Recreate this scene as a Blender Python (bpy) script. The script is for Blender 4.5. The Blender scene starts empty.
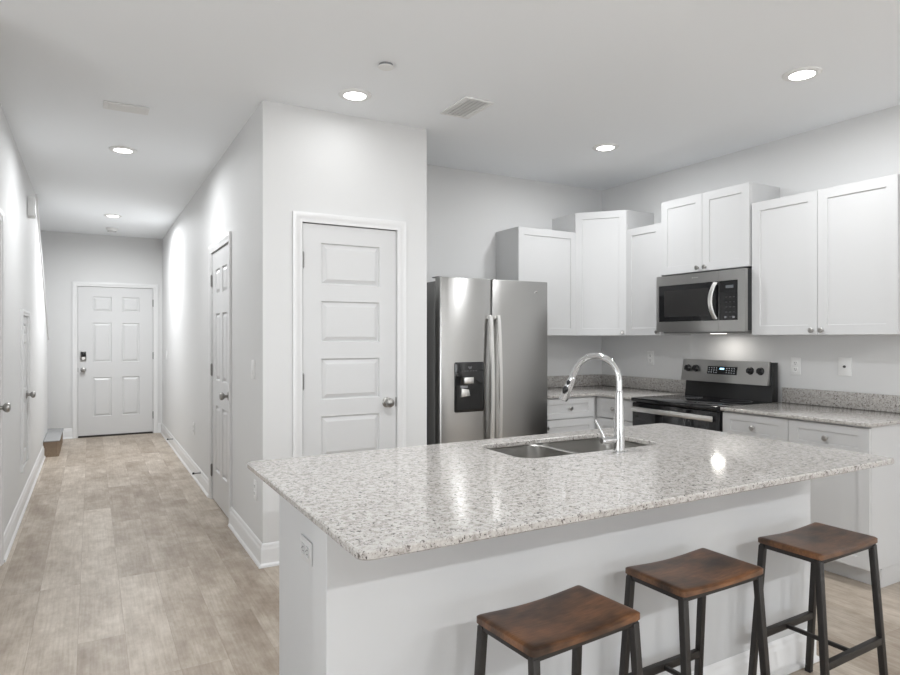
import bpy, bmesh, math, random
from mathutils import Vector, Matrix
random.seed(7)
sc = bpy.context.scene
COL = sc.collection
PI = math.pi

# ------------------------------------------------------------------ camera, world, light, exposure
cam_d = bpy.data.cameras.new('camera'); cam = bpy.data.objects.new('camera', cam_d); COL.objects.link(cam)
cam_d.sensor_width = 36.0; cam_d.lens = 637.0 / 900.0 * 36.0; cam_d.clip_start = 0.05
cam.location = (0, 0, 1.33); cam.rotation_euler = (PI / 2, 0, -math.radians(29.4))
sc.camera = cam
world = bpy.data.worlds.new('world'); sc.world = world; world.use_nodes = True
world.node_tree.nodes['Background'].inputs[0].default_value = (0.80, 0.88, 1.0, 1)
world.node_tree.nodes['Background'].inputs[1].default_value = 0.5
sc.view_settings.view_transform = 'Standard'
sc.view_settings.look = 'None'
sc.view_settings.gamma = 1.0
sc.view_settings.use_curve_mapping = False
EXPOSURE = 0.37
sc.view_settings.exposure = EXPOSURE
PANTRY_W, CORNER_W, RANGE_W, ISLAND_W = 0.9, 8.5, 9.5, 19.0     # recessed kitchen lights
HALL_W, ENTRY_W = 11.5, 32.0   # recessed hallway lights
LIVING_W = 32.0      # unseen lights added behind the camera for the overhang shadow and brightness
DAY_W, SIDE_W = 54.0, 100.0  # daylight from panels added at the invented rear and side windows
def area(name, loc, rot, w, sx, sy=None, color=(1, 1, 1), parent=None, spread=None):
    d = bpy.data.lights.new(name, 'AREA'); d.energy = w; d.color = color
    d.shape = 'DISK' if sy is None else 'RECTANGLE'; d.size = sx
    if sy: d.size_y = sy
    if spread: d.spread = math.radians(spread)
    o = bpy.data.objects.new(name, d); COL.objects.link(o)
    o.location = loc; o.rotation_euler = rot
    if parent: o.parent = parent
    return o
area('added_daylight', (1.9, -4.85, 1.15), (PI / 2 + math.radians(35), 0, 0), DAY_W, 3.2, 2.0, (0.955, 0.98, 1.0))  # added panel just inside the rear window, tilted up to brighten the ceiling
area('added_side_daylight', (-3.45, -0.6, 1.15), (PI / 2 + math.radians(40), 0, -PI / 2), SIDE_W, 3.6, 2.0, (0.955, 0.98, 1.0))  # second added panel, at the invented side window, lifts the left and ceiling

# ------------------------------------------------------------------ materials
def mat(name, base, rough=0.5, metal=0.0, spec=0.5, coat=0.0, aniso=0.0):
    m = bpy.data.materials.new(name); m.use_nodes = True
    b = m.node_tree.nodes['Principled BSDF']
    b.inputs['Base Color'].default_value = (*base, 1); b.inputs['Roughness'].default_value = rough
    b.inputs['Metallic'].default_value = metal; b.inputs['Specular IOR Level'].default_value = spec
    b.inputs['Coat Weight'].default_value = coat
    b.inputs['Anisotropic'].default_value = aniso
    return m
def nodes(m): return m.node_tree.nodes, m.node_tree.links, m.node_tree.nodes['Principled BSDF']
def nz(m, scale, detail=3, rough=0.5, mapping=(1, 1, 1), rot=(0, 0, 0), seed_obj=False):
    N, L, b = nodes(m)
    tc = N.new('ShaderNodeTexCoord'); mp = N.new('ShaderNodeMapping')
    mp.inputs['Scale'].default_value = mapping; mp.inputs['Rotation'].default_value = rot
    L.new(tc.outputs['Object'], mp.inputs['Vector'])
    t = N.new('ShaderNodeTexNoise'); t.inputs['Scale'].default_value = scale
    t.inputs['Detail'].default_value = detail; t.inputs['Roughness'].default_value = rough
    if seed_obj:
        oi = N.new('ShaderNodeObjectInfo'); ml = N.new('ShaderNodeMath'); ml.operation = 'MULTIPLY'; ml.inputs[1].default_value = 40
        t.noise_dimensions = '4D'; L.new(oi.outputs['Random'], ml.inputs[0]); L.new(ml.outputs[0], t.inputs['W'])
    L.new(mp.outputs[0], t.inputs['Vector'])
    return t
def ramp(m, src, stops):
    N, L, b = nodes(m)
    r = N.new('ShaderNodeValToRGB'); e = r.color_ramp.elements
    while len(e) < len(stops): e.new(0.5)
    for k, (p, c) in enumerate(stops):
        e[k].position = p; e[k].color = (*c, 1) if len(c) == 3 else c
    L.new(src, r.inputs['Fac']); return r
def mix(m, fac, a, b_, mode='MIX'):
    N, L, b = nodes(m)
    x = N.new('ShaderNodeMix'); x.data_type = 'RGBA'; x.blend_type = mode
    for s, v in ((x.inputs['Factor'], fac), (x.inputs['A'], a), (x.inputs['B'], b_)):
        if hasattr(v, 'is_linked'): L.new(v, s)
        elif isinstance(v, (int, float)): s.default_value = v
        else: s.default_value = (*v, 1)
    return x.outputs['Result']
def bump(m, src, strength, dist=0.002):
    N, L, b = nodes(m)
    bp = N.new('ShaderNodeBump'); bp.inputs['Strength'].default_value = strength; bp.inputs['Distance'].default_value = dist
    L.new(src, bp.inputs['Height']); L.new(bp.outputs[0], b.inputs['Normal'])

def paint(name, c, rough, scale=220, st=0.08):
    m = mat(name, c, rough, spec=0.35); t = nz(m, scale, 2); bump(m, t.outputs['Fac'], st, 0.001); return m
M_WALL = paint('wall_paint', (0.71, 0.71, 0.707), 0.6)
M_CEIL = paint('ceiling_paint', (0.905, 0.925, 0.945), 0.8, 90, 0.12)
M_TRIM = mat('white_trim_paint', (0.77, 0.77, 0.77), 0.35)
M_DOOR = mat('white_door_paint', (0.655, 0.655, 0.655), 0.38)
M_CAB = mat('white_cabinet_paint', (0.59, 0.59, 0.59), 0.35)
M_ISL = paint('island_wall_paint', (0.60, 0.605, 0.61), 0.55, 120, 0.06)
M_PLASTIC = mat('white_plastic', (0.82, 0.82, 0.81), 0.4)
M_GREYPLATE = mat('pale_grey_plastic', (0.62, 0.62, 0.62), 0.45)
M_SLOT = mat('dark_slot', (0.05, 0.05, 0.05), 0.6)
M_NICKEL = mat('satin_nickel', (0.38, 0.37, 0.355), 0.3, 1.0)
M_CHROME = mat('chrome', (0.66, 0.665, 0.67), 0.09, 1.0)
M_HINGE = mat('dark_nickel', (0.24, 0.235, 0.23), 0.35, 1.0)
M_BLACK = mat('black_plastic', (0.012, 0.012, 0.013), 0.35)
M_GLASSBLK = mat('black_glass', (0.008, 0.008, 0.009), 0.06, spec=0.6)
M_OVENWIN = mat('dark_window_glass', (0.02, 0.02, 0.021), 0.1, spec=0.5)
M_GREY = mat('grey_marking', (0.22, 0.22, 0.23), 0.5)
M_MID = mat('dark_grey_enamel', (0.24, 0.24, 0.235), 0.4, 0.2)
M_METAL = mat('black_powder_coat', (0.016, 0.0135, 0.012), 0.45, spec=0.5)
M_SINK = mat('sink_steel', (0.50, 0.49, 0.47), 0.3, 1.0)

def brushed(name, c, rough, horiz=True):
    m = mat(name, c, rough, 1.0, aniso=0.75)
    N, L, b = nodes(m)
    b.inputs['Anisotropic Rotation'].default_value = 0.25
    tg = N.new('ShaderNodeTangent'); tg.direction_type = 'RADIAL'; tg.axis = 'Z'
    L.new(tg.outputs[0], b.inputs['Tangent'])
    return m
M_STEEL = brushed('brushed_stainless', (0.45, 0.445, 0.435), 0.28)
M_STEEL_H = mat('smooth_stainless', (0.80, 0.79, 0.77), 0.32, 1.0)

def emit(name, c, s):
    m = mat(name, c, 0.4); N, L, b = nodes(m)
    b.inputs['Emission Color'].default_value = (*c, 1); b.inputs['Emission Strength'].default_value = s
    return m
M_LAMP = emit('lamp_lens', (1, 0.99, 0.97), 9.0)
M_DIGIT = emit('display_digits', (0.35, 0.75, 1.0), 1.6)
M_WHITEMARK = emit('display_marks', (0.7, 0.75, 0.8), 0.25)

def granite():
    m = mat('granite', (0.6, 0.58, 0.55), 0.1, spec=0.42)
    N, L, b = nodes(m)
    big = nz(m, 58, 5, 0.68); r1 = ramp(m, big.outputs['Fac'], [(0.36, (0.30, 0.278, 0.258)), (0.47, (0.435, 0.412, 0.388)), (0.58, (0.52, 0.50, 0.477))])
    mid = nz(m, 95, 4, 0.62); r2 = ramp(m, mid.outputs['Fac'], [(0.54, (0, 0, 0)), (0.64, (1, 1, 1))])
    c = mix(m, r2.outputs[0], r1.outputs[0], (0.33, 0.31, 0.295))
    lo = nz(m, 95, 3, 0.6); r4 = ramp(m, lo.outputs['Fac'], [(0.57, (0, 0, 0)), (0.66, (1, 1, 1))])
    c = mix(m, r4.outputs[0], c, (0.60, 0.585, 0.56))
    fl = nz(m, 72, 4, 0.66, (1.1, 0.9, 1)); r5 = ramp(m, fl.outputs['Fac'], [(0.61, (0, 0, 0)), (0.66, (1, 1, 1))])
    c = mix(m, r5.outputs[0], c, (0.125, 0.11, 0.10))
    fine = nz(m, 150, 3, 0.6); r3 = ramp(m, fine.outputs['Fac'], [(0.60, (0, 0, 0)), (0.645, (1, 1, 1))])
    c = mix(m, r3.outputs[0], c, (0.045, 0.04, 0.04))
    L.new(c, b.inputs['Base Color'])
    r6 = ramp(m, mid.outputs['Fac'], [(0.3, (0.06,) * 3), (0.7, (0.13,) * 3)]); L.new(r6.outputs[0], b.inputs['Roughness'])
    return m
M_GRANITE = granite()

def planks():
    m = mat('vinyl_plank', (0.4, 0.34, 0.28), 0.42, spec=0.35)
    N, L, b = nodes(m)
    tc = N.new('ShaderNodeTexCoord'); mp = N.new('ShaderNodeMapping'); mp.inputs['Rotation'].default_value = (0, 0, PI / 2)
    mp.inputs['Location'].default_value = (0.31, 0.05, 0)
    L.new(tc.outputs['Object'], mp.inputs['Vector'])
    br = N.new('ShaderNodeTexBrick'); br.offset = 0.37; br.offset_frequency = 3; br.squash = 1
    for k, v in (('Scale', 1.0), ('Mortar Size', 0.0008), ('Mortar Smooth', 0.2), ('Bias', 0.0), ('Brick Width', 1.22), ('Row Height', 0.183)):
        br.inputs[k].default_value = v
    br.inputs['Color1'].default_value = (0, 0, 0, 1); br.inputs['Color2'].default_value = (1, 1, 1, 1); br.inputs['Mortar'].default_value = (.5, .5, .5, 1)
    L.new(mp.outputs[0], br.inputs['Vector'])
    # per plank shift of the grain
    sh = N.new('ShaderNodeVectorMath'); sh.operation = 'MULTIPLY'; sh.inputs[1].default_value = (3.7, 9.1, 5.3)
    L.new(br.outputs['Color'], sh.inputs[0])
    ad = N.new('ShaderNodeVectorMath'); ad.operation = 'ADD'; L.new(tc.outputs['Object'], ad.inputs[0]); L.new(sh.outputs[0], ad.inputs[1])
    def grain(scale, mapping, det, ro):
        q = N.new('ShaderNodeMapping'); q.inputs['Scale'].default_value = mapping; L.new(ad.outputs[0], q.inputs['Vector'])
        t = N.new('ShaderNodeTexNoise'); t.inputs['Scale'].default_value = scale; t.inputs['Detail'].default_value = det; t.inputs['Roughness'].default_value = ro
        L.new(q.outputs[0], t.inputs['Vector']); return t
    g1 = grain(3.6, (1.7, 0.75, 1), 4, 0.62); g2 = grain(30, (3.0, 0.14, 1), 4, 0.65); g3 = grain(11, (1.6, 1.0, 1), 4, 0.7)
    base = ramp(m, br.outputs['Color'], [(0.0, (0.305, 0.250, 0.198)), (0.5, (0.412, 0.355, 0.294)), (1.0, (0.56, 0.50, 0.433))])
    b1 = ramp(m, g1.outputs['Fac'], [(0.30, (0.24, 0.187, 0.140)), (0.5, (0.417, 0.358, 0.294)), (0.70, (0.64, 0.585, 0.515))])
    c = mix(m, 0.5, base.outputs[0], b1.outputs[0])
    b2 = ramp(m, g2.outputs['Fac'], [(0.33, (0.70, 0.66, 0.62)), (0.62, (1.07, 1.07, 1.07))])
    c = mix(m, 0.5, c, b2.outputs[0], 'MULTIPLY')
    b3 = ramp(m, g3.outputs['Fac'], [(0.35, (0.80, 0.77, 0.74)), (0.65, (1.08, 1.08, 1.08))])
    c = mix(m, 0.7, c, b3.outputs[0], 'MULTIPLY')
    c = mix(m, br.outputs['Fac'], c, (0.27, 0.215, 0.17))
    L.new(c, b.inputs['Base Color']); bump(m, g2.outputs['Fac'], 0.08, 0.001)
    return m
M_FLOOR = planks()

def seatwood():
    m = mat('stained_seat_wood', (0.15, 0.06, 0.03), 0.33, spec=0.45)
    N, L, b = nodes(m)
    a = nz(m, 5.5, 3, 0.55, (1, 1.7, 1), seed_obj=True)
    r = ramp(m, a.outputs['Fac'], [(0.36, (0.042, 0.024, 0.016)), (0.49, (0.125, 0.062, 0.033)), (0.66, (0.255, 0.118, 0.055))])
    g = nz(m, 26, 4, 0.6, (0.9, 7, 4), seed_obj=True)
    gr = ramp(m, g.outputs['Fac'], [(0.35, (0.62, 0.60, 0.58)), (0.65, (1.12, 1.1, 1.08))])
    c = mix(m, 0.8, r.outputs[0], gr.outputs[0], 'MULTIPLY'); L.new(c, b.inputs['Base Color'])
    bump(m, g.outputs['Fac'], 0.1, 0.001); return m
M_SEAT = seatwood()
def carpet(name, c):
    m = mat(name, c, 0.95, spec=0.1); t = nz(m, 260, 3)
    r = ramp(m, t.outputs['Fac'], [(0.3, tuple(x * .6 for x in c)), (0.7, tuple(min(1, x * 1.25) for x in c))])
    N, L, b = nodes(m); L.new(r.outputs[0], b.inputs['Base Color']); bump(m, t.outputs['Fac'], 0.6, 0.004); return m
M_CARPET = carpet('brown_carpet', (0.30, 0.23, 0.17))

# ------------------------------------------------------------------ mesh helpers
def BM(): return bmesh.new()
def box(bm, x0, x1, y0, y1, z0, z1, bev=0.0, seg=2, M=None):
    t = bmesh.new()
    vs = [t.verts.new((x, y, z)) for x in (x0, x1) for y in (y0, y1) for z in (z0, z1)]
    for f in ((0, 1, 3, 2), (4, 6, 7, 5), (0, 4, 5, 1), (2, 3, 7, 6), (0, 2, 6, 4), (1, 5, 7, 3)): t.faces.new([vs[k] for k in f])
    if bev: bmesh.ops.bevel(t, geom=t.edges[:], offset=bev, segments=seg, affect='EDGES', profile=0.5)
    join(bm, t, M); return bm
def join(bm, t, M=None):
    if M is not None: bmesh.ops.transform(t, matrix=M, verts=t.verts)
    mp = {}
    for v in t.verts: mp[v] = bm.verts.new(v.co)
    for f in t.faces:
        try: bm.faces.new([mp[v] for v in f.verts])
        except ValueError: pass
    t.free()
def prism(bm, poly, a0, a1, axis='z', bev=0.0, M=None):
    """poly: 2D points; axis z -> (x,y), axis x -> (y,z), axis y -> (x,z)"""
    def P(p, a): return {'z': (p[0], p[1], a), 'x': (a, p[0], p[1]), 'y': (p[0], a, p[1])}[axis]
    t = bmesh.new()
    A = [t.verts.new(P(p, a0)) for p in poly]; B = [t.verts.new(P(p, a1)) for p in poly]
    n = len(poly)
    t.faces.new(A); t.faces.new(B)
    for k in range(n): t.faces.new([A[k], A[(k + 1) % n], B[(k + 1) % n], B[k]])
    bmesh.ops.recalc_face_normals(t, faces=t.faces)
    if bev:
        es = [e for e in t.edges if (e.verts[0] in A) == (e.verts[1] in A)]
        bmesh.ops.bevel(t, geom=es, offset=bev, segments=2, affect='EDGES', profile=0.5)
    join(bm, t, M); return bm
def lathe(bm, prof, seg=24, M=None, cap=True):
    """prof: (r, h) from h axis = local z"""
    t = bmesh.new(); rings = []
    for r, h in prof:
        if r < 1e-6: rings.append([t.verts.new((0, 0, h))])
        else: rings.append([t.verts.new((r * math.cos(2 * PI * k / seg), r * math.sin(2 * PI * k / seg), h)) for k in range(seg)])
    for A, B in zip(rings, rings[1:]):
        for k in range(seg):
            a = [A[k % len(A)], A[(k + 1) % len(A)], B[(k + 1) % len(B)], B[k % len(B)]]
            u = []
            for v in a:
                if v not in u: u.append(v)
            if len(u) > 2: t.faces.new(u)
    if cap and len(rings[0]) > 1: t.faces.new(rings[0])
    if cap and len(rings[-1]) > 1: t.faces.new(rings[-1])
    bmesh.ops.recalc_face_normals(t, faces=t.faces)
    join(bm, t, M); return bm
def tube(bm, pts, rad, seg=16, M=None):
    pts = [Vector(p) for p in pts]; n = len(pts)
    rad = [rad] * n if isinstance(rad, (int, float)) else rad
    t = bmesh.new(); rings = []; ref = None
    for k in range(n):
        d = (pts[min(k + 1, n - 1)] - pts[max(k - 1, 0)]).normalized()
        if ref is None: ref = d.orthogonal().normalized()
        ref = (ref - d * ref.dot(d)).normalized(); s = d.cross(ref)
        rings.append([t.verts.new(pts[k] + (ref * math.cos(a) + s * math.sin(a)) * rad[k]) for a in [2 * PI * j / seg for j in range(seg)]])
    for A, B in zip(rings, rings[1:]):
        for j in range(seg): t.faces.new([A[j], A[(j + 1) % seg], B[(j + 1) % seg], B[j]])
    t.faces.new(rings[0]); t.faces.new(rings[-1])
    bmesh.ops.recalc_face_normals(t, faces=t.faces)
    join(bm, t, M); return bm
def bar(bm, p0, p1, w, h, up=(0, 0, 1), bev=0.0):
    """rectangular bar from p0 to p1; w across, h along 'up'"""
    p0, p1 = Vector(p0), Vector(p1); d = (p1 - p0); L = d.length; d.normalize()
    s = d.cross(Vector(up)).normalized(); u = s.cross(d).normalized()
    M = Matrix((( *[s.x, d.x, u.x], p0.x), (*[s.y, d.y, u.y], p0.y), (*[s.z, d.z, u.z], p0.z), (0, 0, 0, 1)))
    return box(bm, -w / 2, w / 2, 0, L, -h / 2, h / 2, bev, 2, M)
def slab(bm, w, h, t, rects, prof, x0=0, z0=0, y=0):
    """panelled leaf: front at y facing -y; rects (xa,xb,za,zb) carry the profile [(inset, depth)...]"""
    T = bmesh.new()
    xs = sorted({0, w, *[r[0] for r in rects], *[r[1] for r in rects]}); zs = sorted({0, h, *[r[2] for r in rects], *[r[3] for r in rects]})
    V = {}
    def v(x, z, d=0.0):
        k = (round(x, 5), round(z, 5), round(d, 5))
        if k not in V: V[k] = T.verts.new((x0 + x, y + d, z0 + z))
        return V[k]
    for xa, xb in zip(xs, xs[1:]):
        for za, zb in zip(zs, zs[1:]):
            if any(r[0] - 1e-6 <= xa and xb <= r[1] + 1e-6 and r[2] - 1e-6 <= za and zb <= r[3] + 1e-6 for r in rects): continue
            T.faces.new([v(xa, za), v(xb, za), v(xb, zb), v(xa, zb)])
    for (a, b, c, d) in rects:
        # ring of the outer edge must follow the grid cuts
        prev = None
        for i, (ins, dep) in enumerate(prof):
            q = [v(a + ins, c + ins, dep), v(b - ins, c + ins, dep), v(b - ins, d - ins, dep), v(a + ins, d - ins, dep)]
            if prev:
                for k in range(4): T.faces.new([prev[k], prev[(k + 1) % 4], q[(k + 1) % 4], q[k]])
            prev = q
        T.faces.new(prev)
    B = [v(0, 0, t), v(w, 0, t), v(w, h, t), v(0, h, t)]; F = [v(0, 0), v(w, 0), v(w, h), v(0, h)]
    T.faces.new(B[::-1])
    for k in range(4): T.faces.new([F[k], B[k], B[(k + 1) % 4], F[(k + 1) % 4]])
    join(bm, T); return bm
def obj(name, bm, m, parent=None, smooth=True, ang=35, recalc=True):
    if recalc: bmesh.ops.recalc_face_normals(bm, faces=bm.faces)
    me = bpy.data.meshes.new(name); bm.to_mesh(me); bm.free()
    if smooth:
        me.shade_smooth(); me.set_sharp_from_angle(angle=math.radians(ang))
    me.materials.append(m)
    o = bpy.data.objects.new(name, me); COL.objects.link(o)
    if parent: o.parent = parent
    return o
def thing(name, label, cat, loc=(0, 0, 0), rz=0.0, group=None):
    o = bpy.data.objects.new(name, None); COL.objects.link(o); o.empty_display_size = 0.1
    o.location = loc; o.rotation_euler = (0, 0, rz); o['label'] = label; o['category'] = cat
    if group: o['group'] = group
    return o
def tag(o, label, cat, group=None):
    o['label'] = label; o['category'] = cat
    if group: o['group'] = group
    return o
def struct(name, bm, m, label=None, cat=None, parent=None, loc=None, rz=0, **k):
    o = obj(name, bm, m, parent, **k); o['kind'] = 'structure'
    if label: o['label'] = label
    if cat: o['category'] = cat
    if loc: o.location = loc; o.rotation_euler = (0, 0, rz)
    return o
RY = lambda a: Matrix.Rotation(a, 4, 'Y')
RX = lambda a: Matrix.Rotation(a, 4, 'X')
T_ = lambda *p: Matrix.Translation(p)
R_M90 = -PI / 2   # local -y faces world -x
R_P90 = PI / 2    # local -y faces world +x

# ------------------------------------------------------------------ room shell
XL, XH, YP, YB, XR, YF, H = -0.466, 0.868, 3.755, 4.51, 4.177, 9.76, 2.71
XA = 1.939                      # right end of the pantry wall
b = BM(); box(b, -3.75, 4.30, -5.15, 10.05, -0.12, 0.0); struct('floor', b, M_FLOOR, 'beige wood-look plank floor running down the hallway', 'floor')
b = BM(); box(b, -3.75, 4.30, -5.15, 10.05, H, H + 0.12); struct('ceiling', b, M_CEIL, 'flat white ceiling with recessed lights', 'ceiling')
def wall_cells(bm, along, a0, a1, t0, t1, openings):
    """openings (c0, c1, z0, z1); wall runs along x or y, thickness t0..t1"""
    def put(c0, c1, z0, z1):
        if c1 - c0 < 1e-5 or z1 - z0 < 1e-5: return
        if along == 'y': box(bm, t0, t1, c0, c1, z0, z1)
        else: box(bm, c0, c1, t0, t1, z0, z1)
    cur = a0
    for c0, c1, z0, z1 in sorted(openings):
        put(cur, c0, 0, H); put(c0, c1, 0, z0); put(c0, c1, z1, H); cur = c1
    put(cur, a1, 0, H)
G = 0.004
D4 = (3.74, 4.502); D5 = (5.85, 6.40)
b = BM(); wall_cells(b, 'y', 3.20, 7.27, XL - 0.12, XL, [(D4[0] - G, D4[1] + G, 0, 2.012), (D5[0] - G, D5[1] + G, 0.296, 1.504)])
prism(b, [(7.27, 0), (9.27, 0), (9.27, 1.30), (7.27, H)], XL - 0.12, XL, 'x')
struct('wall_left', b, M_WALL, 'left hallway wall with a sloping top at the stairs', 'wall')
b = BM(); wall_cells(b, 'x', -1.70, XH + 0.12, YF, YF + 0.12, [(-0.151 - G, 0.751 + G, 0, 2.010)])
struct('wall_far', b, M_WALL, 'end wall of the hallway around the front door', 'wall')
b = BM(); wall_cells(b, 'y', YP, YF, XH, XH + 0.12, [(4.755 - G, 5.533 + G, 0, 2.024)])
struct('wall_hall', b, M_WALL, 'right hallway wall with a closet door', 'wall')
b = BM(); wall_cells(b, 'x', XH + 0.12, XA, YP, YP + 0.12, [(1.106 - G, 1.716 + G, 0, 2.024)])
struct('wall_pantry', b, M_WALL, 'front wall of the pantry beside the refrigerator', 'wall')
b = BM(); box(b, XA - 0.12, XA, YP + 0.12, YB, 0, H); struct('wall_alcove', b, M_WALL, 'short wall beside the refrigerator alcove', 'wall')
b = BM(); box(b, XH + 0.12, XR + 0.12, YB, YB + 0.12, 0, H); struct('wall_back', b, M_WALL, 'kitchen wall behind the refrigerator', 'wall')
b = BM(); box(b, XR, XR + 0.12, -5.0, YB, 0, H); struct('wall_right', b, M_WALL, 'kitchen wall behind the range', 'wall')
b = BM(); wall_cells(b, 'x', -3.72, XR + 0.12, -5.12, -5.0, [(0.3, 3.5, 0.12, 2.14)]); struct('wall_rear', b, M_WALL, 'living room wall with the added wide window', 'wall')
b = BM(); box(b, -1.75, -1.63, 5.0, 10.02, 0, H); struct('wall_stair', b, M_WALL, 'outer wall of the stairwell', 'wall')
b = BM(); wall_cells(b, 'y', -5.0, 3.32, -3.72, -3.60, [(-2.45, 1.25, 0.12, 2.14)]); struct('wall_side', b, M_WALL, 'living room side wall with an added wide window', 'wall')
b = BM(); box(b, -3.60, XL - 0.12, 3.20, 3.32, 0, H); struct('wall_front', b, M_WALL, 'living room wall at the start of the hallway', 'wall')
# unseen rear and side windows, added to go with the daylight panels
b = BM()
for y0, y1 in ((-2.45, -2.38), (1.18, 1.25), (-.635, -.565)): box(b, -3.70, -3.62, y0, y1, 0.12, 2.14, 0.004)
for z0, z1 in ((0.12, 0.19), (2.07, 2.14)): box(b, -3.70, -3.62, -2.38, 1.18, z0, z1, 0.004)
ws = struct('added_window_2', b, M_TRIM, 'added wide white-framed window, out of view in the living room side wall', 'window')
b = BM()
for x0, x1 in ((0.30, 0.37), (3.43, 3.50), (1.865, 1.935)): box(b, x0, x1, -5.10, -5.02, 0.12, 2.14, 0.004)
for z0, z1 in ((0.12, 0.19), (2.07, 2.14)): box(b, 0.37, 3.43, -5.10, -5.02, z0, z1, 0.004)
wf = struct('added_window_1', b, M_TRIM, 'added wide white-framed window, out of view in the rear wall', 'window')
b = BM(); box(b, 0.37, 1.865, -5.065, -5.055, 0.19, 2.07); box(b, 1.935, 3.43, -5.065, -5.055, 0.19, 2.07)
bs_ = BM(); box(bs_, -3.665, -3.655, -2.38, -.635, 0.19, 2.07); box(bs_, -3.665, -3.655, -.565, 1.18, 0.19, 2.07)
mg = mat('window_glass', (1, 1, 1), 0.0); mg.node_tree.nodes['Principled BSDF'].inputs['Transmission Weight'].default_value = 1.0
obj('pane', b, mg, wf, smooth=False); obj('pane', bs_, mg, ws, smooth=False)

# sloped cap on the stair wall
b = BM(); bar(b, (XL - 0.06, 7.285, H - 0.010), (XL - 0.06, 9.282, 1.303), 0.15, 0.022, (0, 0, 1), 0.003)
struct('trim_1', b, M_TRIM, 'white sloping cap on the stair wall', 'trim')

# baseboards: profile swept along a straight run, outward = room side
BP = [(0, 0), (.026, 0), (.0255, .008), (.022, .015), (.0155, .019), (.0145, .024), (.0145, .095), (.012, .104), (.008, .110), (.0085, .118), (.005, .130), (.0, .134)]
def base_run(bm, p0, p1, out, m0=0, m1=0):
    """m0/m1: mitre at the ends (+1 outside corner extends, -1 inside corner shortens)"""
    p0, p1, o = Vector((*p0, 0)), Vector((*p1, 0)), Vector((*out, 0)); d = (p1 - p0).normalized()
    t = bmesh.new()
    A = [t.verts.new(p0 + o * (q + .0005) - d * (q * m0) + Vector((0, 0, z))) for q, z in BP]
    B = [t.verts.new(p1 + o * (q + .0005) + d * (q * m1) + Vector((0, 0, z))) for q, z in BP]
    n = len(BP); t.faces.new(A); t.faces.new(B)
    for k in range(n): t.faces.new([A[k], A[(k + 1) % n], B[(k + 1) % n], B[k]])
    bmesh.ops.recalc_face_normals(t, faces=t.faces); join(bm, t)
CW = 0.065
b = BM(); base_run(b, (XL, D4[1] + CW + .006), (XL, 9.27), (1, 0), 0, 0); base_run(b, (XL, 3.20), (XL, D4[0] - CW - .006), (1, 0)); struct('baseboard_left', b, M_TRIM, 'white baseboard along the left hallway wall', 'baseboard', ang=50)
b = BM(); base_run(b, (XH, YF), (XH, 5.533 + CW), (-1, 0), -1, 0); base_run(b, (XH, 4.755 - CW), (XH, YP), (-1, 0), 0, 1); struct('baseboard_hall', b, M_TRIM, 'white baseboard along the right hallway wall', 'baseboard', ang=50)
b = BM(); base_run(b, (XH, YP), (1.106 - CW, YP), (0, -1), 1, 0); base_run(b, (1.716 + CW, YP), (XA, YP), (0, -1), 0, 0); struct('baseboard_pantry', b, M_TRIM, 'white baseboard under the pantry wall', 'baseboard', ang=50)
b = BM(); base_run(b, (-1.62, YF), (-0.151 - CW, YF), (0, -1), 0, 0); base_run(b, (0.751 + CW, YF), (XH, YF), (0, -1), 0, -1); struct('baseboard_far', b, M_TRIM, 'white baseboard beside the front door', 'baseboard', ang=50)
b = BM(); base_run(b, (XR, 1.80), (XR, -4.98), (-1, 0)); struct('baseboard_right', b, M_TRIM, 'white baseboard along the kitchen wall', 'baseboard', ang=50)

# ------------------------------------------------------------------ doors
PD = [(0, 0), (.005, .012), (.009, .0125), (.034, .001)]
def six(w, h):
    return [(f0 * w, f1 * w, z0 * h / 2.03, z1 * h / 2.03) for f0, f1 in ((.19, .435), (.575, .81)) for z0, z1 in ((.255, .79), (1.00, 1.54), (1.70, 1.90))]
def knob_bm():
    b = BM(); M = T_(0, 0, 0) @ RX(PI / 2)
    lathe(b, [(0, 0), (.033, 0), (.033, .004), (.027, .009), (.012, .012), (.0115, .028), (.019, .033), (.0275, .042), (.029, .052), (.025, .061), (.014, .066), (0, .067)], 24, M); return b
def hinge_bm():
    b = BM(); tube(b, [(0, -.008, -.045), (0, -.008, .045)], .0075, 10); tube(b, [(0, -.006, -.051), (0, -.006, -.046)], .005, 8)
    tube(b, [(0, -.006, .046), (0, -.006, .051)], .005, 8); box(b, 0, .004, -.004, .001, -.044, .044); box(b, -.020, 0, -.0035, .0, -.044, .044); return b
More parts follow.
